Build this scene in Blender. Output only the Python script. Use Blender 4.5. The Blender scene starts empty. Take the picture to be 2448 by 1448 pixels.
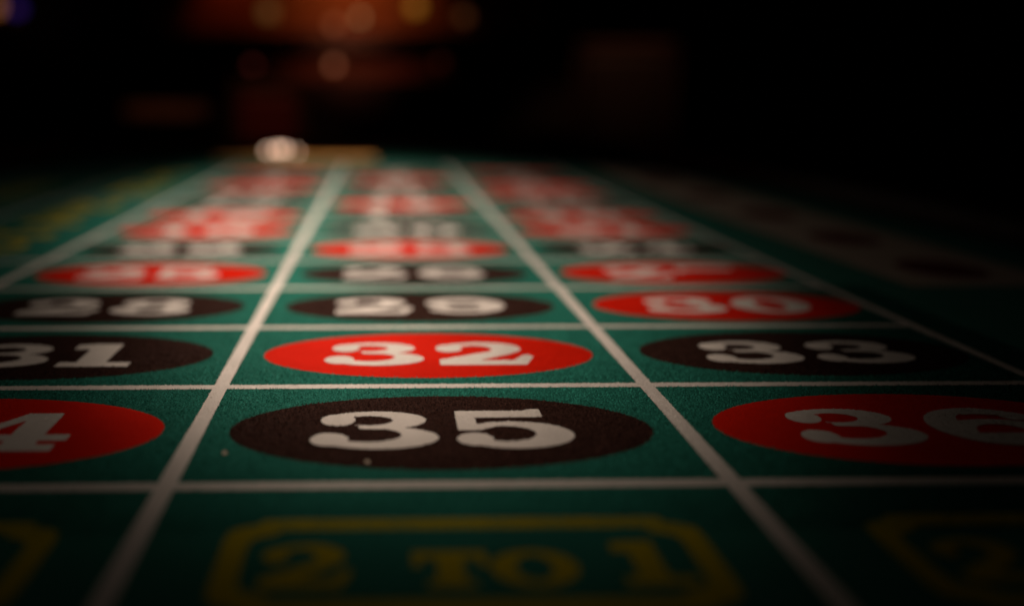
import bpy, bmesh, math, random
import numpy as np
from mathutils import Vector, Matrix
from mathutils.geometry import tessellate_polygon

SC = bpy.context.scene
COL = SC.collection
RW = 0.0686                 # one number row, along the table (m)
CW = 0.12005                # one number column, across the table (m)

# ------------------------------------------------------------------ camera
def set_camera():
    cd = bpy.data.cameras.new("camera")
    cam = bpy.data.objects.new("camera", cd)
    COL.objects.link(cam)
    pit, yaw, roll = 0.2188, 0.0239, -0.0019
    rx = Vector((math.cos(yaw), -math.sin(yaw), 0))
    fh = Vector((math.sin(yaw), math.cos(yaw), 0))
    fwd = fh * math.cos(pit) + Vector((0, 0, -math.sin(pit)))
    up = fh * math.sin(pit) + Vector((0, 0, math.cos(pit)))
    r = rx * math.cos(roll) - up * math.sin(roll)
    u = rx * math.sin(roll) + up * math.cos(roll)
    m = Matrix((r, u, -fwd)).transposed().to_4x4()
    pos = Vector((0.6676 * RW, -2.6992 * RW, 1.1743 * RW))
    m.translation = pos
    cam.matrix_world = m
    cd.sensor_width = 36.0
    cd.lens = 36.0 * 2247 / 2448
    cd.shift_x = 0.104
    cd.clip_start = 0.01
    cd.clip_end = 60
    cd.dof.use_dof = True
    cd.dof.focus_distance = (Vector((0.5 * CW, 0.84 * RW, 0)) - pos).dot(fwd)
    cd.dof.aperture_fstop = 3.75
    SC.camera = cam
set_camera()

# ------------------------------------------------------------------ world, exposure
w = bpy.data.worlds.new("World")
SC.world = w
w.use_nodes = True
w.node_tree.nodes["Background"].inputs[0].default_value = (0.02, 0.012, 0.008, 1)
w.node_tree.nodes["Background"].inputs[1].default_value = 0.02
SC.view_settings.view_transform = 'Standard'
SC.view_settings.look = 'None'
SC.view_settings.exposure = 0
SC.view_settings.gamma = 1

# ------------------------------------------------------------------ lamps over the table
LAMP_GAIN = 0.84
def spot(pos, aim, half, inten, blend, radius, color=(1.3, 1.0, 0.79)):
    l = bpy.data.lights.new("aimed_spot", 'SPOT')
    l.energy = 39.5 * inten
    l.color = color
    l.spot_size = 2 * half
    l.spot_blend = min(1.0, blend)
    l.shadow_soft_size = radius
    o = bpy.data.objects.new("aimed_spot", l)
    COL.objects.link(o)
    o.location = pos
    o.rotation_euler = (Vector(aim) - Vector(pos)).to_track_quat('-Z', 'Y').to_euler()
    return o
for (x, y, z, ax, ay, half, I) in (
        (0.1078, 0.5335, 0.8363, 0.2022, 0.6377, 0.0500, -2.5676),
        (-0.2143, 1.5242, 0.8796, 0.0197, 0.1303, 0.0416, 1.0643),
        (0.0250, -1.4164, 0.7964, -0.0218, 0.5464, 0.0858, 1.9503),
        (0.1770, 1.8054, 0.7978, 0.0932, 0.5623, 0.2240, -1.7287),
        (0.0790, -1.7812, 0.7744, 0.0613, 0.4247, 0.0821, 1.9106),
        (0.2706, -1.1104, 1.0698, -0.0233, 0.3852, 0.1771, -1.0770)):
    spot((x, y, z), (ax, ay, 0), half, LAMP_GAIN * math.exp(I), 1.0, 0.02)

# ------------------------------------------------------------------ helpers
def tag(o, label=None, cat=None, group=None, kind=None):
    if label: o["label"] = label
    if cat: o["category"] = cat
    if group: o["group"] = group
    if kind: o["kind"] = kind
    return o

def link(name, me, parent=None, loc=(0, 0, 0), rotz=0.0):
    o = bpy.data.objects.new(name, me)
    COL.objects.link(o)
    o.location = loc
    o.rotation_euler = (0, 0, rotz)
    if parent is not None:
        o.parent = parent
    return o

def mesh(name, verts, faces, mat, smooth=False):
    me = bpy.data.meshes.new(name)
    me.from_pydata([tuple(v) for v in verts], [], [tuple(f) for f in faces])
    me.update()
    me.materials.append(mat)
    if smooth:
        me.polygons.foreach_set("use_smooth", [True] * len(me.polygons))
    return me

def from_bm(name, bm, mat, smooth=False):
    me = bpy.data.meshes.new(name)
    bm.normal_update()
    bm.to_mesh(me); bm.free()
    me.materials.append(mat)
    if smooth:
        me.polygons.foreach_set("use_smooth", [True] * len(me.polygons))
    return me

def bm_box(bm, x0, x1, y0, y1, z0, z1, bevel=0.0):
    r = bmesh.ops.create_cube(bm, size=1)
    vs = r['verts']
    for v in vs:
        v.co = Vector(((x0 + x1) / 2 + v.co.x * (x1 - x0), (y0 + y1) / 2 + v.co.y * (y1 - y0), (z0 + z1) / 2 + v.co.z * (z1 - z0)))
    if bevel > 0:
        es = list({e for v in vs for e in v.link_edges})
        bmesh.ops.bevel(bm, geom=es, offset=bevel, segments=2, affect='EDGES', profile=0.5)

def box_mesh(name, x0, x1, y0, y1, z0, z1, mat, bevel=0.0):
    bm = bmesh.new(); bm_box(bm, x0, x1, y0, y1, z0, z1, bevel)
    return from_bm(name, bm, mat)

def lathe(name, prof, mat, n=20):
    vs, fs = [], []
    for (r, z) in prof:
        for k in range(n):
            a = 2 * math.pi * k / n
            vs.append((r * math.cos(a), r * math.sin(a), z))
    for i in range(len(prof) - 1):
        for k in range(n):
            fs.append((i * n + k, i * n + (k + 1) % n, (i + 1) * n + (k + 1) % n, (i + 1) * n + k))
    return mesh(name, vs, fs, mat, True)

# ------------------------------------------------------------------ materials
def principled(name, col, rough=0.9, spec=0.1, metal=0.0):
    m = bpy.data.materials.new(name); m.use_nodes = True
    b = m.node_tree.nodes["Principled BSDF"]
    b.inputs["Base Color"].default_value = (*col, 1)
    b.inputs["Roughness"].default_value = rough
    b.inputs["Specular IOR Level"].default_value = spec
    b.inputs["Metallic"].default_value = metal
    return m

def nap_material(name, col, grain, sheen=0.0, bump=0.25):
    """printed or dyed wool cloth: fibre-scale tone and relief, faint wear"""
    m = principled(name, col, 1.0, 0.03)
    nt = m.node_tree; b = nt.nodes["Principled BSDF"]
    tc = nt.nodes.new("ShaderNodeTexCoord")
    geo = nt.nodes.new("ShaderNodeNewGeometry")
    n1 = nt.nodes.new("ShaderNodeTexNoise"); n1.inputs["Scale"].default_value = 1900; n1.inputs["Detail"].default_value = 3
    n2 = nt.nodes.new("ShaderNodeTexNoise"); n2.inputs["Scale"].default_value = 45; n2.inputs["Detail"].default_value = 4
    nt.links.new(geo.outputs["Position"], n1.inputs["Vector"])
    nt.links.new(geo.outputs["Position"], n2.inputs["Vector"])
    r1 = nt.nodes.new("ShaderNodeMapRange")
    r1.inputs["From Min"].default_value = 0.3; r1.inputs["From Max"].default_value = 0.7
    r1.inputs["To Min"].default_value = 1 - grain; r1.inputs["To Max"].default_value = 1 + grain
    nt.links.new(n1.outputs["Fac"], r1.inputs["Value"])
    r2 = nt.nodes.new("ShaderNodeMapRange")
    r2.inputs["From Min"].default_value = 0.3; r2.inputs["From Max"].default_value = 0.7
    r2.inputs["To Min"].default_value = 0.93; r2.inputs["To Max"].default_value = 1.05
    nt.links.new(n2.outputs["Fac"], r2.inputs["Value"])
    mu = nt.nodes.new("ShaderNodeMath"); mu.operation = 'MULTIPLY'
    nt.links.new(r1.outputs[0], mu.inputs[0]); nt.links.new(r2.outputs[0], mu.inputs[1])
    vm = nt.nodes.new("ShaderNodeVectorMath"); vm.operation = 'SCALE'
    vm.inputs[0].default_value = col
    nt.links.new(mu.outputs[0], vm.inputs["Scale"])
    nt.links.new(vm.outputs[0], b.inputs["Base Color"])
    bp = nt.nodes.new("ShaderNodeBump"); bp.inputs["Strength"].default_value = bump; bp.inputs["Distance"].default_value = 0.0003
    nt.links.new(n1.outputs["Fac"], bp.inputs["Height"])
    nt.links.new(bp.outputs[0], b.inputs["Normal"])
    if sheen:
        b.inputs["Sheen Weight"].default_value = sheen
        b.inputs["Sheen Roughness"].default_value = 0.5
    return m

def wood_material(name, c1, c2, rough=0.35, scale=14):
    m = principled(name, c1, rough, 0.4)
    nt = m.node_tree; b = nt.nodes["Principled BSDF"]
    tc = nt.nodes.new("ShaderNodeTexCoord")
    mp = nt.nodes.new("ShaderNodeMapping"); mp.inputs["Scale"].default_value = (1, 9, 9)
    nz = nt.nodes.new("ShaderNodeTexNoise"); nz.inputs["Scale"].default_value = scale; nz.inputs["Detail"].default_value = 6
    mx = nt.nodes.new("ShaderNodeMix"); mx.data_type = 'RGBA'
    mx.inputs["A"].default_value = (*c1, 1); mx.inputs["B"].default_value = (*c2, 1)
    nt.links.new(tc.outputs["Object"], mp.inputs[0]); nt.links.new(mp.outputs[0], nz.inputs["Vector"])
    nt.links.new(nz.outputs["Fac"], mx.inputs["Factor"]); nt.links.new(mx.outputs["Result"], b.inputs["Base Color"])
    return m

def glow(name, col, strength):
    m = bpy.data.materials.new(name); m.use_nodes = True
    b = m.node_tree.nodes["Principled BSDF"]
    b.inputs["Base Color"].default_value = (0.8, 0.7, 0.6, 1)
    b.inputs["Emission Color"].default_value = (*col, 1)
    b.inputs["Emission Strength"].default_value = strength
    return m

M_FELT = nap_material("green_felt", (0.025, 0.190, 0.148), 0.75, bump=0.6)
M_WHITE = nap_material("white_print", (0.80, 0.78, 0.75), 0.04, bump=0.05)
M_RED = nap_material("red_print", (0.72, 0.016, 0.004), 0.05, bump=0.05)
M_BLACK = nap_material("black_print", (0.042, 0.020, 0.016), 0.85, bump=0.6)
M_YELLOW = nap_material("yellow_print", (0.50, 0.42, 0.02), 0.06, bump=0.05)
M_DULL_RED = nap_material("dull_red_print", (0.12, 0.015, 0.015), 0.1)  # darker even red for the strip ovals
M_CREAM = nap_material("cream_print", (0.42, 0.36, 0.30), 0.1)  # even cream, darker than the white lines
M_WOOD = wood_material("dark_varnished_wood", (0.03, 0.010, 0.004), (0.06, 0.022, 0.008), 0.7)
M_BRASS = principled("worn_brass", (0.55, 0.27, 0.08), 0.38, 0.5, 1.0)

# ------------------------------------------------------------------ glyphs: implicit shapes -> contours
def ell(cx, cy, rx, ry):
    return lambda x, y: (1 - np.sqrt(((x - cx) / rx) ** 2 + ((y - cy) / ry) ** 2)) * min(rx, ry)
def rect(x0, x1, y0, y1):
    return lambda x, y: np.minimum(np.minimum(x - x0, x1 - x), np.minimum(y - y0, y1 - y))
def poly(pts):
    """convex polygon, counter-clockwise or clockwise"""
    a = sum(pts[i][0] * pts[(i + 1) % len(pts)][1] - pts[(i + 1) % len(pts)][0] * pts[i][1] for i in range(len(pts)))
    if a < 0: pts = pts[::-1]
    def f(x, y):
        r = None
        for i in range(len(pts)):
            (ax, ay), (bx, by) = pts[i], pts[(i + 1) % len(pts)]
            L = math.hypot(bx - ax, by - ay)
            d = ((bx - ax) * (y - ay) - (by - ay) * (x - ax)) / L
            r = d if r is None else np.minimum(r, d)
        return r
    return f
def stroke(pts):
    """polyline of (x, y, radius)"""
    def f(x, y):
        r = None
        for (ax, ay, ra), (bx, by, rb) in zip(pts[:-1], pts[1:]):
            dx, dy = bx - ax, by - ay
            t = np.clip(((x - ax) * dx + (y - ay) * dy) / (dx * dx + dy * dy), 0, 1)
            d = ra + (rb - ra) * t - np.hypot(x - ax - t * dx, y - ay - t * dy)
            r = d if r is None else np.maximum(r, d)
        return r
    return f
def U(*fs):
    return lambda x, y: np.maximum.reduce([f(x, y) for f in fs])
def I(*fs):
    return lambda x, y: np.minimum.reduce([f(x, y) for f in fs])
def D(a, *fs):
    return lambda x, y: np.minimum.reduce([a(x, y)] + [-f(x, y) for f in fs])

G3 = U(D(U(ell(.60, .745, .485, .255), ell(.62, .275, .56, .285)),
         ell(.52, .735, .24, .135), ell(.52, .345, .32, .18), rect(-.2, .44, .40, .60), rect(-.2, .40, .60, .80), rect(-.2, .36, .22, .42)),
       stroke([(.48, .55, .046), (.80, .55, .055)]),
       ell(.235, .755, .165, .165), ell(.175, .235, .175, .165), ell(.36, .90, .14, .055) )
G2 = U(D(ell(.57, .705, .48, .295), ell(.45, .67, .24, .195), rect(-.2, .50, .3, .66), rect(-.2, .30, .5, .80)),
       ell(.16, .725, .163, .165), ell(.30, .885, .14, .06),
       poly([(.02, .06), (.02, .22), (.66, .58), (.98, .60), (.90, .47), (.42, .14)]),
       poly([(.02, 0), (1.02, 0), (1.06, .19), (.02, .19)]),
       poly([(.96, .0), (1.03, .0), (1.15, .33), (1.13, .40), (1.04, .41), (.90, .17)]))
G1 = U(rect(.20, .545, 0, 1), rect(0, .84, 0, .18), poly([(0, .75), (.26, .75), (.26, 1.0), (0, .96)]))
G4 = U(D(poly([(.40, 1), (.735, 1), (.735, .26), (0, .26), (0, .40)]), poly([(.435, .80), (.145, .41), (.435, .41)])),
       rect(.43, .735, 0, .6), rect(0, .98, .26, .41), rect(.24, .92, 0, .16))
G5 = U(poly([(.03, 1), (.88, 1), (.88, .81), (.03, .80)]), poly([(.66, .98), (.80, 1.05), (.88, 1.05), (.88, .9)]),
       rect(.03, .215, .455, 1),
       D(ell(.55, .335, .55, .35), ell(.47, .36, .28, .20), rect(-.2, .26, .22, .62)),
       poly([(.06, .455), (.24, .455), (.40, .56), (.40, .69), (.14, .58)]),
       ell(.17, .225, .17, .162))
G6 = U(D(ell(.60, .49, .60, .51), ell(.70, .62, .345, .265), rect(.70, 1.4, .35, .80), rect(.35, .9, .3, .62)),
       D(ell(.62, .33, .55, .345), ell(.62, .315, .25, .22)),
       ell(.98, .76, .14, .115), D(ell(.62, .49, .58, .51), ell(.62, .45, .50, .37), rect(-.3, .5, -.2, 1.2), rect(-.3, 1.4, -.2, .7)))
def rot180(f, wd):
    return lambda x, y: f(wd - x, 1 - y)
G9 = rot180(G6, 1.2)
G7 = U(rect(.02, 1.06, .78, 1.0), rect(.02, .15, .58, 1.0),
       poly([(.70, .80), (1.06, .80), (1.06, .84), (.66, .30), (.62, 0), (.26, 0), (.26, .10), (.36, .36)]))
G8 = D(U(ell(.58, .745, .50, .255), ell(.58, .27, .58, .29)), ell(.58, .755, .19, .125), ell(.58, .27, .22, .15))
G0 = D(ell(.57, .5, .57, .515), ell(.57, .5, .22, .36))
GT = U(rect(.32, .68, 0, 1), rect(0, 1, .78, 1), rect(0, .13, .56, 1), rect(.87, 1, .56, 1), rect(.18, .82, 0, .16))
GO = D(ell(.6, .5, .6, .515), ell(.6, .5, .25, .34))
GE = U(rect(.10, .42, 0, 1), rect(0, .9, 0, .2), rect(0, .9, .82, 1), rect(.3, .68, .42, .6), rect(.78, .9, 0, .34), rect(.78, .9, .68, 1))
GV = U(poly([(.04, 1), (.42, 1), (.70, 0), (.46, 0)]), poly([(.86, 1), (1.02, 1), (.68, 0), (.52, 0)]))
GN = U(rect(.08, .26, 0, 1), rect(.82, 1.0, 0, 1), poly([(.08, 1), (.42, 1), (1.0, 0), (.72, 0)]))
GD_ = U(D(ell(.40, .33, .40, .345), ell(.40, .33, .13, .2)), rect(.52, .82, 0, 1), rect(.42, .92, 0, .14))
Gn_ = U(rect(.08, .36, 0, .66), rect(.66, .94, 0, .5), D(ell(.52, .42, .42, .26), ell(.46, .34, .16, .2), rect(0, 1, -.1, .34)), rect(0, .44, 0, .13), rect(.58, 1.02, 0, .13))
Gs_ = stroke([(.66, .54, .08), (.38, .60, .08), (.16, .48, .12), (.56, .24, .12), (.40, .07, .08), (.08, .14, .08)])
Gt_ = U(rect(.16, .44, .1, .9), rect(0, .66, .52, .68), stroke([(.3, .12, .12), (.5, .08, .08), (.68, .16, .06)]))
GLYPH = {'0': (G0, 1.14), '1': (G1, .84), '2': (G2, 1.15), '3': (G3, 1.18), '4': (G4, .98), '5': (G5, 1.10), '6': (G6, 1.2),
         '7': (G7, 1.08), '8': (G8, 1.16), '9': (G9, 1.2), 'T': (GT, 1.0), 'O': (GO, 1.2), 'E': (GE, .9), 'V': (GV, 1.06), 'N': (GN, 1.08),
         'd': (GD_, .92), 'n': (Gn_, 1.02), 's': (Gs_, .74), 't': (Gt_, .72), ' ': (None, .5)}

def contour(f, x0, x1, y0, y1, nx, ny):
    """marching squares -> closed loops of (x, y)"""
    xs = np.linspace(x0, x1, nx); ys = np.linspace(y0, y1, ny)
    X, Y = np.meshgrid(xs, ys)
    F = f(X, Y) + 1e-7
    F = np.where(np.abs(F) < 1e-6, 1e-6, F)
    segs = {}
    def pt(i, j, k, l):          # crossing on the grid edge (j,i)-(l,k), keyed
        a, b = F[j, i], F[l, k]
        t = a / (a - b)
        return (xs[i] + (xs[k] - xs[i]) * t, ys[j] + (ys[l] - ys[j]) * t)
    P = {}
    def key(i, j, k, l):
        kk = (i, j, k, l) if (i, j) <= (k, l) else (k, l, i, j)
        if kk not in P: P[kk] = pt(*kk)
        return kk
    S = F > 0
    act = np.argwhere((S[:-1, :-1].astype(int) + S[1:, :-1] + S[:-1, 1:] + S[1:, 1:]) % 4 != 0)
    for j, i in act:
        c = [(i, j), (i + 1, j), (i + 1, j + 1), (i, j + 1)]
        s = [S[q[1], q[0]] for q in c]
        ins, outs = [], []
        for e in range(4):
            a, b = c[e], c[(e + 1) % 4]
            if s[e] and not s[(e + 1) % 4]: outs.append((e, key(*a, *b)))
            elif s[(e + 1) % 4] and not s[e]: ins.append((e, key(*a, *b)))
        if len(ins) == 1:
            segs[outs[0][1]] = ins[0][1]
        else:                    # saddle: keep the corners apart
            for e, k in outs:
                m = [q for q in ins if q[0] == (e - 1) % 4][0]
                segs[k] = m[1]
    loops = []
    while segs:
        k0, k = segs.popitem()
        lp = [k0, k]
        while k in segs:
            k = segs.pop(k); lp.append(k)
        if lp[-1] == lp[0]: lp.pop()
        pts = [P[q] for q in lp]
        # drop nearly collinear points
        out = []
        n = len(pts)
        eps = 0.006 * (x1 - x0) / 1.3
        keep = simplify(pts, eps * .35)
        if len(keep) >= 3: loops.append(keep)
    return loops

def simplify(pts, eps):
    def dp(a, b):
        if b <= a + 1: return []
        p, q = np.array(pts[a]), np.array(pts[b % n])
        d = q - p; L = np.hypot(*d)
        seg = np.array(pts[a + 1:b])
        dist = np.abs(d[0] * (seg[:, 1] - p[1]) - d[1] * (seg[:, 0] - p[0])) / L if L > 1e-9 else np.hypot(*(seg - p).T)
        i = int(dist.argmax())
        if dist[i] < eps: return []
        m = a + 1 + i
        return dp(a, m) + [m] + dp(m, b)
    n = len(pts)
    far = int(np.argmax([(p[0] - pts[0][0]) ** 2 + (p[1] - pts[0][1]) ** 2 for p in pts]))
    idx = [0] + dp(0, far) + [far] + dp(far, n)
    return [pts[i] for i in idx]

def area(lp):
    return .5 * sum(lp[i][0] * lp[(i + 1) % len(lp)][1] - lp[(i + 1) % len(lp)][0] * lp[i][1] for i in range(len(lp)))

def inside(p, lp):
    x, y = p; r = False
    for i in range(len(lp)):
        (ax, ay), (bx, by) = lp[i], lp[(i + 1) % len(lp)]
        if (ay > y) != (by > y) and x < (bx - ax) * (y - ay) / (by - ay) + ax: r = not r
    return r

def shape_tris(f, bounds, nx, ny):
    loops = contour(f, *bounds, nx, ny)
    big = [l for l in loops]
    outer = [l for l in big if sum(inside(l[0], o) for o in big if o is not l) % 2 == 0]
    V, T = [], []
    for o in outer:
        hs = [h for h in big if h not in outer and inside(h[0], o)]
        rings = [o] + hs
        flat = [p for r in rings for p in r]
        tr = tessellate_polygon([[Vector((p[0], p[1], 0)) for p in r] for r in rings])
        b = len(V)
        V += flat
        for t in tr:
            a, c, d = (flat[i] for i in t)
            cr = (c[0] - a[0]) * (d[1] - a[1]) - (c[1] - a[1]) * (d[0] - a[0])
            T.append(tuple(b + i for i in (t if cr > 0 else t[::-1])))
    return np.array(V), T

GLYPH_TRIS = {}
def glyph_tris(ch):
    if ch not in GLYPH_TRIS:
        f, wd = GLYPH[ch]
        GLYPH_TRIS[ch] = shape_tris(f, (-.12, wd + .12, -.1, 1.12), 96, 88)
    return GLYPH_TRIS[ch]

# ------------------------------------------------------------------ cloth nap: short fibres that stand in the printed colour they grow from
RNG = np.random.default_rng(7)
NX0, NX1, NY0, NY1 = -0.95 * CW, 2.1 * CW, -0.32 * RW, 3.05 * RW
def nap_points(n):
    p = np.c_[RNG.uniform(NX0, NX1, n), RNG.uniform(NY0, NY1, n)]
    # keep what the lens sees: a wedge that widens away from it
    yy = p[:, 1] + 2.75 * RW
    k = np.abs(p[:, 0] - 0.075 - 0.10 * yy) < 0.02 + 0.62 * yy
    return p[k]
NAP = nap_points(620000)
NAP_FREE = np.ones(len(NAP), bool)

def nap_arrays(sel, z, hgt, lean_lo=35, lean_hi=80, wid=0.00015):
    """one slim triangle per fibre"""
    p = NAP[sel]; n = len(p)
    if n == 0: return np.zeros((0, 3))
    a = RNG.uniform(0, 2 * np.pi, n)
    lean = np.radians(RNG.uniform(lean_lo, lean_hi, n))
    L = hgt * RNG.uniform(.6, 1.35, n)
    d = np.c_[np.cos(a) * np.sin(lean), np.sin(a) * np.sin(lean), np.cos(lean)] * L[:, None]
    s = np.c_[-np.sin(a), np.cos(a), np.zeros(n)] * wid * RNG.uniform(.7, 1.3, n)[:, None]
    b = np.c_[p, np.full(n, z)]
    v = np.stack([b - s, b + s, b + d], 1).reshape(-1, 3)
    return v

def flat_piece(name, V, T, z, mat, parent, fibres=None, origin=(0, 0), loc_z=0.0):
    """flat print at height z (table space), with its fibres, as one mesh whose origin lies at the piece"""
    ox, oy = origin
    V = np.asarray(V, float)
    vv = np.c_[V[:, 0] - ox, V[:, 1] - oy, np.zeros(len(V))]
    nt0 = len(T)
    faces = list(T)
    if fibres is not None and len(fibres):
        fv = fibres - np.array([ox, oy, z])
        base = len(vv)
        vv = np.vstack([vv, fv])
        k = np.arange(len(fv) // 3) * 3 + base
        fib = np.stack([k, k + 1, k + 2], 1)
    else:
        fib = np.zeros((0, 3), int)
    allf = np.vstack([np.array(faces, int).reshape(-1, 3), fib])
    me = bpy.data.meshes.new(name)
    me.vertices.add(len(vv)); me.vertices.foreach_set("co", vv.ravel())
    me.loops.add(allf.size); me.loops.foreach_set("vertex_index", allf.ravel().astype(np.int32))
    me.polygons.add(len(allf))
    me.polygons.foreach_set("loop_start", np.arange(0, allf.size, 3, dtype=np.int32))
    me.update(calc_edges=True); me.validate()
    me.materials.append(mat)
    return link(name, me, parent, (ox, oy, z))

def take(field):
    """fibres of the still unclaimed ones that grow inside a field"""
    global NAP_FREE
    s = NAP_FREE & (field(NAP[:, 0], NAP[:, 1]) > 0)
    NAP_FREE &= ~s
    return s

# ------------------------------------------------------------------ the roulette table
table = bpy.data.objects.new("roulette_table", None)
COL.objects.link(table)
table.location = (0, 0, 0)
tag(table, "green felt roulette table printed with red and black number ovals between white lines", "roulette table")

Z_LINE, Z_LINE2, Z_SPOT, Z_DIGIT = 0.00012, 0.00018, 0.00012, 0.00028
LW = 0.0037                      # printed line width
REDS = {1, 3, 5, 7, 9, 12, 14, 16, 18, 19, 21, 23, 25, 27, 30, 32, 34, 36}
DIG_H = 0.380 * RW
GAP = 0.165

def word_layout(s, h, gap=GAP, aspect=1.0):
    x = 0; out = []
    for ch in s:
        wd = GLYPH[ch][1] * h * aspect
        if GLYPH[ch][0] is not None: out.append((ch, x))
        x += wd + gap * h * aspect
    return out, x - gap * h * aspect

def place_glyph(name, ch, gx, gy, h, mat, parent, z, aspect=1.0, nap=True, rel=(0, 0, 0)):
    V, T = glyph_tris(ch)
    V = np.c_[gx + V[:, 0] * h * aspect, gy + V[:, 1] * h]
    f = GLYPH[ch][0]
    fib = None
    if nap and gy < NY1 and gy + h > NY0:
        s = take(lambda x, y: f((x - gx) / (h * aspect), (y - gy) / h))
        fib = nap_arrays(s, z, 0.00046, 58, 84)
    o = flat_piece(name, V, T, z, mat, None, fib, (gx + .5 * h * aspect, gy + .5 * h))
    o.parent = parent
    o.location = (o.location.x - rel[0], o.location.y - rel[1], z - rel[2])
    return o

for row in range(12):
    for c in range(3):
        num = 34 - 3 * row + c
        red = num in REDS
        cx = (c - 1 + .5) * CW if c < 2 else 1.497 * CW
        cy = (row + .488) * RW
        a, b = 0.4325 * CW, 0.375 * RW
        s = str(num)
        lay, tot = word_layout(s, DIG_H)
        glyphs = [(ch, cx - tot / 2 + gx, cy - DIG_H / 2) for ch, gx in lay]
        # the fibres of the numerals are claimed first, then those of the oval
        sel = []
        for ch, gx, gy in glyphs:
            f = GLYPH[ch][0]
            sel.append(take(lambda x, y: f((x - gx) / DIG_H, (y - gy) / DIG_H)) if row < 4 else None)
        n = 96
        th = np.linspace(0, 2 * np.pi, n, endpoint=False)
        V = np.c_[cx + a * np.cos(th), cy + b * np.sin(th)]
        V = np.vstack([V, [[cx, cy]]])
        T = [(i, (i + 1) % n, n) for i in range(n)]
        fib = None
        if row < 4:
            so = take(ell(cx, cy, a, b))
            fib = nap_arrays(so, Z_SPOT, 0.00034 if red else 0.00064, 62 if red else 35, 82)
        spot_o = flat_piece("number_spot", V, T, Z_SPOT, M_RED if red else M_BLACK, table, fib, (cx, cy))
        spot_o["label"] = "%s oval with white numeral %s" % ("red" if red else "black", s)
        for (ch, gx, gy), sl in zip(glyphs, sel):
            Vg, Tg = glyph_tris(ch)
            Vg = np.c_[gx + Vg[:, 0] * DIG_H, gy + Vg[:, 1] * DIG_H]
            fb = nap_arrays(sl, Z_DIGIT, 0.00046, 58, 84) if sl is not None else None
            ox, oy = gx + GLYPH[ch][1] * DIG_H / 2, gy + DIG_H / 2
            g = flat_piece("digit", Vg, Tg, Z_DIGIT, M_WHITE, None, fb, (ox, oy))
            g.parent = spot_o
            g.location = (ox - cx, oy - cy, Z_DIGIT - Z_SPOT)

def line(x0, y0, x1, y1, z, mat=M_WHITE, width=LW, name="grid_line"):
    """white printed line from one point to another"""
    L = math.hypot(x1 - x0, y1 - y0)
    ux, uy = (x1 - x0) / L, (y1 - y0) / L
    n = max(2, int(L / 0.02))
    V, T = [], []
    for i in range(n + 1):
        t = L * i / n
        for s in (-1, 1):
            V.append((x0 + ux * t - s * uy * width / 2, y0 + uy * t + s * ux * width / 2))
    for i in range(n):
        k = 2 * i
        T += [(k, k + 2, k + 3), (k, k + 3, k + 1)]
    V = np.array(V)
    cr = (V[T[0][1]][0] - V[T[0][0]][0]) * (V[T[0][2]][1] - V[T[0][0]][1]) - (V[T[0][1]][1] - V[T[0][0]][1]) * (V[T[0][2]][0] - V[T[0][0]][0])
    if cr < 0: T = [t[::-1] for t in T]
    def f(x, y):
        t = (x - x0) * ux + (y - y0) * uy
        d = np.abs(-(x - x0) * uy + (y - y0) * ux)
        return np.minimum(width / 2 - d, np.minimum(t, L - t))
    fib = nap_arrays(take(f), z, 0.00046, 58, 84)
    return flat_piece(name, V, T, z, mat, table, fib, ((x0 + x1) / 2, (y0 + y1) / 2))

XC = 1.955 * CW
for x, y0, y1 in ((0, -5.5, 13.35), (CW, -5.5, 13.35), (XC, -5.5, 13.35), (-CW, -5.5, 13.35)):
    line(x, y0 * RW, x, y1 * RW, Z_LINE2, M_WHITE, 0.0041 if x != XC else LW)
for r in range(0, 13):
    line(-CW, r * RW, XC, r * RW, Z_LINE)
line(-CW, 13.35 * RW, XC, 13.35 * RW, Z_LINE)
line(-CW, -1.02 * RW, XC, -1.02 * RW, Z_LINE)
# outside bets on the left
XO, XO2 = -1.74 * CW, -2.62 * CW
line(XO, 0, XO, 12 * RW, Z_LINE2); line(XO2, 0, XO2, 12 * RW, Z_LINE2)
for r in (0, 4, 8, 12):
    line(XO, r * RW, -CW, r * RW, Z_LINE)
for r in (0, 2, 4, 6, 8, 10, 12):
    line(XO2, r * RW, XO, r * RW, Z_LINE)

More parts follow.
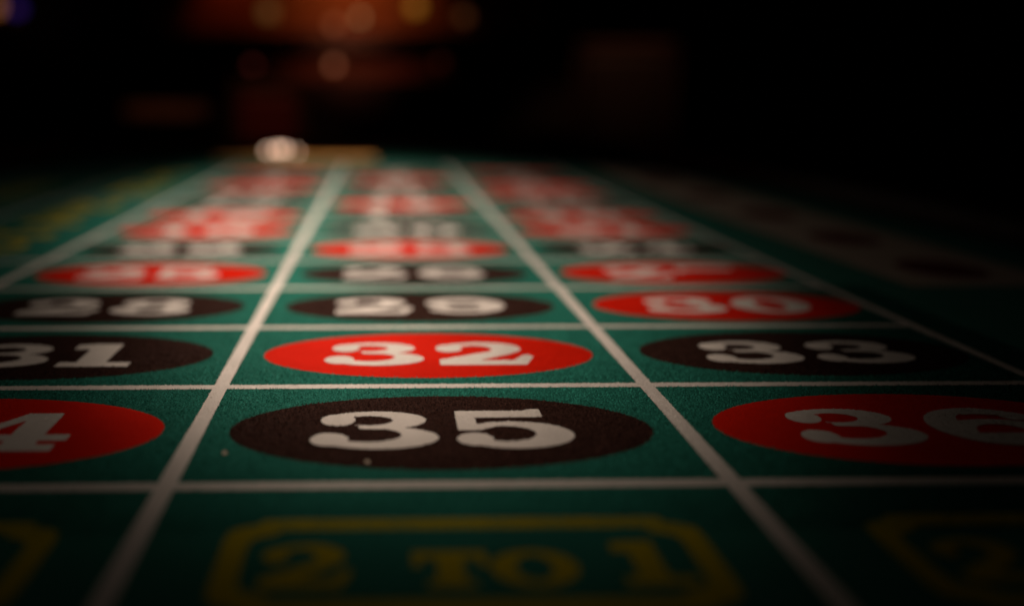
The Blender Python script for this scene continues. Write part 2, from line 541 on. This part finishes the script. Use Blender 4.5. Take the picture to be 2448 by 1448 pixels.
# "2 TO 1" boxes: a ticket-shaped yellow outline with notched corners
def plaque_outline(cx, cy, hw, hh, n, inset):
    hw -= inset; hh -= inset
    r = n
    pts = []
    q = [(hw - 1.5 * r, hh), (hw - 1.22 * r, hh - .10 * r), (hw - 1.0 * r, hh - .46 * r), (hw - .46 * r, hh - .62 * r), (hw - .10 * r, hh - .9 * r), (hw, hh - 1.6 * r)]
    for sx, sy, rev in ((1, 1, False), (1, -1, True), (-1, -1, False), (-1, 1, True)):
        seq = q[::-1] if rev else q
        pts += [(cx + sx * x, cy + sy * y) for x, y in seq]
    return pts
def payout(cx, cy, number):
    hw, hh = 0.372 * CW, 0.253 * RW
    t = 0.0050
    O = plaque_outline(cx, cy, hw, hh, 0.0052, 0)
    N = plaque_outline(cx, cy, hw, hh, 0.0046, t * .92)
    n = len(O)
    V = np.array(O + N)
    T = []
    for i in range(n):
        j = (i + 1) % n
        T += [(i, i + n, j + n), (i, j + n, j)]
    a, b, c = (V[k] for k in T[0])
    if (b[0] - a[0]) * (c[1] - a[1]) - (b[1] - a[1]) * (c[0] - a[0]) < 0: T = [q[::-1] for q in T]
    box = flat_piece("payout_box", V, T, Z_LINE2, M_YELLOW, table, None, (cx, cy))
    box["label"] = number
    H = 0.232 * RW; h2 = 0.185 * RW
    yb = cy - H / 2 - .012 * RW
    for ch, ux, hh_, asp in (('2', -.306, H, .88), ('T', -.085, h2, 1.05), ('O', .028, h2, 1.02), ('1', .216, H, .92)):
        g = place_glyph("numeral" if ch in '12' else "letter", ch, cx + ux * CW, yb, hh_, M_YELLOW, box, Z_LINE2, asp, False, (cx, cy, Z_LINE2))
payout(.507 * CW, -.488 * RW, "yellow outlined box reading 2 TO 1 in front of the 35")
payout(-.495 * CW, -.488 * RW, "yellow outlined box reading 2 TO 1 in front of the 34")
payout(1.515 * CW, -.488 * RW, "yellow outlined box reading 2 TO 1 in front of the 36")

# yellow words on the outside bets, read from the left side of the table
def side_word(s, xc, yc, h, mat, name, label, gap=.16):
    lay, tot = word_layout(s, h, gap)
    root = bpy.data.objects.new(name, None); COL.objects.link(root)
    root.parent = table; root.location = (xc, yc, Z_LINE2)
    root["label"] = label
    for ch, gx in lay:
        v, t = glyph_tris(ch)
        V = np.array([(xc + p[1] * h - h / 2, yc - (gx + p[0] * h - tot / 2)) for p in v])
        c = (xc, yc - (gx + .5 * h - tot / 2))
        o = flat_piece("numeral" if ch.isdigit() else "letter", V, t, Z_LINE2, mat, None, None, c)
        o.parent = root
        o.location = (0, c[1] - yc, 0)
side_word("1st 12", -1.37 * CW, 10 * RW, .30 * CW, M_YELLOW, "bet_lettering", "yellow words 1st 12 at the far left")
side_word("2nd 12", -1.37 * CW, 6 * RW, .30 * CW, M_YELLOW, "bet_lettering", "yellow words 2nd 12 at the left")
side_word("EVEN", -2.18 * CW, 9 * RW, .24 * CW, M_YELLOW, "bet_lettering", "yellow word EVEN at the far left edge")
V = np.array([(-2.18 * CW - .30 * CW, 7 * RW), (-2.18 * CW, 7 * RW - .8 * RW), (-2.18 * CW + .30 * CW, 7 * RW), (-2.18 * CW, 7 * RW + .8 * RW)])
flat_piece("diamond", V, [(0, 1, 2), (0, 2, 3)], Z_LINE2, M_RED, table, None, (-2.18 * CW, 7 * RW))["label"] = "red diamond at the left edge"

# strip on the right with dull red ovals
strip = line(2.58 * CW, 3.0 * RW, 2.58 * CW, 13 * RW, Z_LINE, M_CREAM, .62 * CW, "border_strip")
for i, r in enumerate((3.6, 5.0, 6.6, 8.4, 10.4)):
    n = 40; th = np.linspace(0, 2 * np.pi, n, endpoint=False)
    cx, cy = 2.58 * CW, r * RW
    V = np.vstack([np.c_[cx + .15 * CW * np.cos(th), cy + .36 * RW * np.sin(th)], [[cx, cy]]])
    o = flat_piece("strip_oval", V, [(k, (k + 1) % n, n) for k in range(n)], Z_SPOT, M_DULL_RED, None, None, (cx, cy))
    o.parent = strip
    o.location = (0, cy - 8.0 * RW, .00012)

# felt with its own green fibres, and the board under it
FX0, FX1, FY0, FY1 = -3.3 * CW, 3.25 * CW, -6.0 * RW, 17.0 * RW
nx, ny = 26, 46
gx, gy = np.meshgrid(np.linspace(FX0, FX1, nx), np.linspace(FY0, FY1, ny))
V = np.c_[gx.ravel(), gy.ravel()]
T = []
for j in range(ny - 1):
    for i in range(nx - 1):
        k = j * nx + i
        T += [(k, k + 1, k + nx + 1), (k, k + nx + 1, k + nx)]
fib = nap_arrays(NAP_FREE.copy(), 0.0, 0.00066)
felt = flat_piece("felt", V, T, 0.0, M_FELT, table, fib, (0, 0))
link("table_board", box_mesh("table_board", FX0, FX1, FY0, FY1, -.03, -.0004, M_WOOD), table)

# rails of dark varnished wood round the felt
def rail(x0, x1, y0, y1):
    bm = bmesh.new(); bm_box(bm, x0, x1, y0, y1, -.05, .012, .009)
    me = from_bm("rail", bm, M_WOOD, True)
    link("rail", me, table)
rail(FX1 + .0005, FX1 + .09, FY0, FY1 + .09)
rail(FX0 - .09, FX0 - .0005, FY0, FY1 + .09)
rail(FX0, FX1, FY1 + .0005, FY1 + .09)

# ------------------------------------------------------------------ brass plate at the far end of the felt, glowing globes added as its highlights
M_GLINT = glow("metal_glint", (1.0, .64, .46), 3.2)  # emission stands in for bright reflections on metal
plate = bpy.data.objects.new("brass_glint", None); COL.objects.link(plate)
plate.location = (-.062, 14.4 * RW, 0)
tag(plate, "low brass piece at the far end of the green felt, with added glowing globes as its glints", "lamp")
link("base", box_mesh("base", -.10, .10, -.018, .018, .0004, .007, M_BRASS, .002), plate)
for i, (bx, r) in enumerate(((-.034, .0028), (-.022, .0036), (-.013, .0036), (.002, .0020))):
    bprof = [(0.0001, r * 2.6)] + [(r * math.sin(t), r * 1.6 + r * math.cos(t)) for t in np.linspace(.25, 2.7, 8)] + [(r * .5, r * .4), (r * .5, 0)]
    bo = link("glow_globe", lathe("glow_globe", bprof, M_GLINT, 14), plate, (bx, -.004, .0078))  # added globe, glows in place of a metal highlight
    sock = lathe("glow_collar", [(r * .9, 0), (r * .9, r * .6), (r * .55, r * .9)], M_BRASS, 14)
    link("glow_collar", sock, plate, (bx, -.004, .0068))

gl = bpy.data.lights.new("glint_fill", 'POINT'); gl.energy = .012; gl.color = (1.0, .62, .32); gl.shadow_soft_size = .006  # added point light for the gold glow on brass and felt
go = bpy.data.objects.new("glint_fill", gl); COL.objects.link(go); go.parent = plate; go.location = (.01, -.03, .03)

# ------------------------------------------------------------------ lint on the cloth
def lint(px, py, r, label, seed):
    bm = bmesh.new()
    bmesh.ops.create_icosphere(bm, subdivisions=2, radius=r)
    rd = random.Random(seed)
    for v in bm.verts:
        v.co *= rd.uniform(.6, 1.3); v.co.z *= .6
    me = from_bm("lint_speck", bm, M_LINT, True)
    o = link("lint_speck", me, None, (px, py, r * .5 + .0002))
    tag(o, label, "lint")
M_LINT = principled("pale_lint", (.6, .52, .42), 1.0, .05)
lint(.078 * CW, .262 * RW, .0006, "tiny pale lint speck on green felt beside the white line by 35", 1)
lint(.350 * CW, .175 * RW, .0006, "tiny pale lint speck on the near edge of the black 35 oval", 2)

# ------------------------------------------------------------------ dark room behind the table
M_PANEL = wood_material("dark_red_panelling", (.10, .022, .008), (.20, .06, .018), .5, 5)
M_DARK = wood_material("black_stained_wood", (.008, .004, .003), (.016, .007, .005), .5, 6)
M_LEATHER = principled("dark_red_leather", (.10, .008, .008), .55, .3)

def at(px, py, dist):
    """point that stands at a photo pixel (2448 wide) and a distance along the table"""
    pit, yaw, roll = 0.2188, 0.0239, -0.0019
    u, v = (px - 969.36) / 2247, (724 - py) / 2247
    rx = Vector((math.cos(yaw), -math.sin(yaw), 0)); fh = Vector((math.sin(yaw), math.cos(yaw), 0))
    fwd = fh * math.cos(pit) - Vector((0, 0, math.sin(pit))); up = fh * math.sin(pit) + Vector((0, 0, math.cos(pit)))
    d = fwd + rx * u + up * v
    p = Vector((0.6676 * RW, -2.6992 * RW, 1.1743 * RW))
    return p + d * ((dist - p.y) / d.y)

YB = 4.4
wall_me = box_mesh("wall", -4.0, 4.0, YB + .40, YB + .5, -.75, 1.9, M_DARK)
tag(link("wall", wall_me), "dark wall closing the room behind the back bar", None, None, "structure")

bar = bpy.data.objects.new("back_bar", None); COL.objects.link(bar)
tag(bar, "dark wooden back bar with a warm lit shelf beyond the far end of the table", "back bar")
zt = at(900, 78, YB).z; zs0 = at(900, 122, YB).z; zs1 = at(900, 190, YB).z
xl, xr = at(360, 60, YB).x, at(1310, 60, YB).x
bar.location = (0, YB, -.75)
def bpart(name, x0, x1, y0, y1, z0, z1, mat, bev=.004):
    return link(name, box_mesh(name, x0, x1, y0 - YB, y1 - YB, z0 + .75, z1 + .75, mat, bev), bar)
bpart("back_panel", xl, xr, YB + .24, YB + .26, zt - .002, .95, M_PANEL, 0)
bpart("shelf", xl, xr, YB - .02, YB + .26, zs0, zt - .004, M_DARK)
bpart("lower_panel", xl + .25, xr - .05, YB + .20, YB + .23, zs1, zs0 - .002, M_PANEL, 0)
bpart("counter", xl - .2, xr + .3, YB - .05, YB + .26, -.70, zs1 - .003, M_DARK)
bpart("side_board", xl - .03, xl - .001, YB - .02, YB + .26, zs1, .95, M_DARK)
bpart("side_board", xr + .001, xr + .03, YB - .02, YB + .26, zs1, .95, M_DARK)
bpart("top_board", xl, xr, YB - .02, YB + .26, .952, .99, M_DARK)

def bar_light(x, y, z, ax, ay, az, half, inten, color):  # unseen spots added for the warm glow on the bar panels
    return spot((x, y, z), (ax, ay, az), half, inten, 1.0, .03, color)
cx_ = at(830, 20, YB).x
bar_light(cx_ - .1, YB + .02, .90, cx_ - .1, YB + .26, .42, .75, .14, (1.6, .62, .16))
bar_light(cx_ + .2, YB + .02, .90, cx_ + .2, YB + .26, .42, .75, .09, (1.6, .58, .14))
bar_light(cx_ - .55, YB + .02, .90, cx_ - .55, YB + .26, .42, .6, .05, (1.6, .35, .08))
bar_light(cx_ - .02, YB - .5, zs0 + .1, cx_ + .02, YB + .26, zs1 + .06, .6, .06, (1.5, .40, .2))

def room_bulb(px, py, dist, r, col, strength, label, cat="glow_globe"):
    p = at(px, py, dist)
    m = glow("bulb_glow", col, strength)
    root = bpy.data.objects.new("room_lamp", None); COL.objects.link(root)
    zb = p.z - r * 1.9
    root.location = (p.x, p.y, zb)
    tag(root, label, "lamp", "lamps on the back bar")
    prof = [(0.0005, r * 2.9)] + [(r * math.sin(t), r * 1.9 + r * math.cos(t)) for t in np.linspace(.2, 2.75, 10)] + [(r * .38, r * .8)]
    link("globe", lathe("globe", prof, m, 20), root)
    link("holder", lathe("holder", [(r * .7, 0), (r * .7, r * .3), (r * .42, r * .5), (r * .42, r * .95)], M_BRASS, 16), root)
room_bulb(860, 43, YB + .02, .016, (1, .66, .26), .4, "pale gold lamp, the crispest disc of light at the top")
room_bulb(640, 30, YB + .05, .034, (1, .50, .14), .10, "soft wide amber lamp left of the pale gold one")
room_bulb(992, 18, YB + .05, .030, (1, .42, .04), .28, "strong orange lamp right of the pale gold one")
room_bulb(1108, 40, YB + .05, .026, (1, .33, .10), .08, "faint brown lamp at the right end of the lit shelf")
room_bulb(797, 60, YB + .02, .022, (1, .30, .12), .10, "dull reddish lamp low between the amber and pale gold ones")
room_bulb(797, 157, YB - .01, .018, (1, .34, .16), .40, "pale brown lamp under the shelf")
room_bulb(603, 157, YB - .01, .018, (1, .14, .10), .10, "dim red lamp at the left under the shelf")
room_bulb(1052, 150, YB - .01, .020, (1, .12, .05), .04, "barely glowing red lamp at the right under the shelf")
room_bulb(38, 22, YB + .10, .030, (.22, .08, 1), .10, "faint violet lamp in the top left corner")
room_bulb(-12, 20, YB + .10, .030, (1, .35, .08), .35, "orange lamp cut by the left edge of the picture")

# ------------------------------------------------------------------ chairs and a side table between the tables
floor_me = box_mesh("floor", -4, 4, -3, YB + .4, -.85, -.751, M_DARK, 0)
tag(link("floor", floor_me), "dark floor of the room", None, None, "structure")
def chair(px, dist, wid, top, label, back_mat, rail_mat):
    p = at(px, 218, dist)
    r = bpy.data.objects.new("chair", None); COL.objects.link(r)
    r.location = (p.x, p.y, -.75)
    tag(r, label, "chair", "chairs in the dark behind the table")
    h = top + .75
    w2 = wid / 2
    link("backrest", box_mesh("backrest", -w2 + .03, w2 - .03, -.03, .03, .50, h - .05, back_mat, .02), r)
    link("top_rail", box_mesh("top_rail", -w2, w2, -.035, .035, h - .048, h, rail_mat, .018), r)
    link("seat", box_mesh("seat", -w2, w2, .04, .44, .40, .47, back_mat, .02), r)
    for sx in (-1, 1):
        link("back_post", box_mesh("back_post", sx * (w2 - .014) - .014, sx * (w2 - .014) + .014, -.02, .02, 0, h - .05, rail_mat, .004), r)
        link("leg", box_mesh("leg", sx * (w2 - .025) - .016, sx * (w2 - .025) + .016, .40, .435, 0, .40, rail_mat, .004), r)
    spot((p.x, p.y - 1.0, .9), (p.x, p.y, top - .12), .26, .16, 1.0, .03, (1.5, .6, .3))  # unseen spot added to lift the chair back out of the dark
chair(640, 3.8, .30, .13, "chair with a dark red back beyond the far left of the table", M_LEATHER, M_WOOD)
chair(1490, 3.7, .42, .29, "tall chair with a brown wooden top rail at the upper right", M_DARK, M_WOOD)
st = bpy.data.objects.new("side_table", None); COL.objects.link(st)
pt = at(415, 250, 3.4); st.location = (pt.x, pt.y, -.75)
tag(st, "small side table with a faintly lit brown edge at the far left", "side table")
hz_ = pt.z + .75
link("top", box_mesh("top", -.15, .15, -.15, .15, hz_ - .05, hz_, M_WOOD, .008), st)
link("pedestal", box_mesh("pedestal", -.03, .03, -.03, .03, .03, hz_ - .051, M_WOOD, .006), st)
link("foot", box_mesh("foot", -.13, .13, -.13, .13, 0, .029, M_WOOD, .006), st)
spot((pt.x, pt.y - 1.0, .7), (pt.x, pt.y - .15, pt.z), .2, .22, 1.0, .03, (1.5, .6, .25))  # unseen spot added to brighten the side table's edge
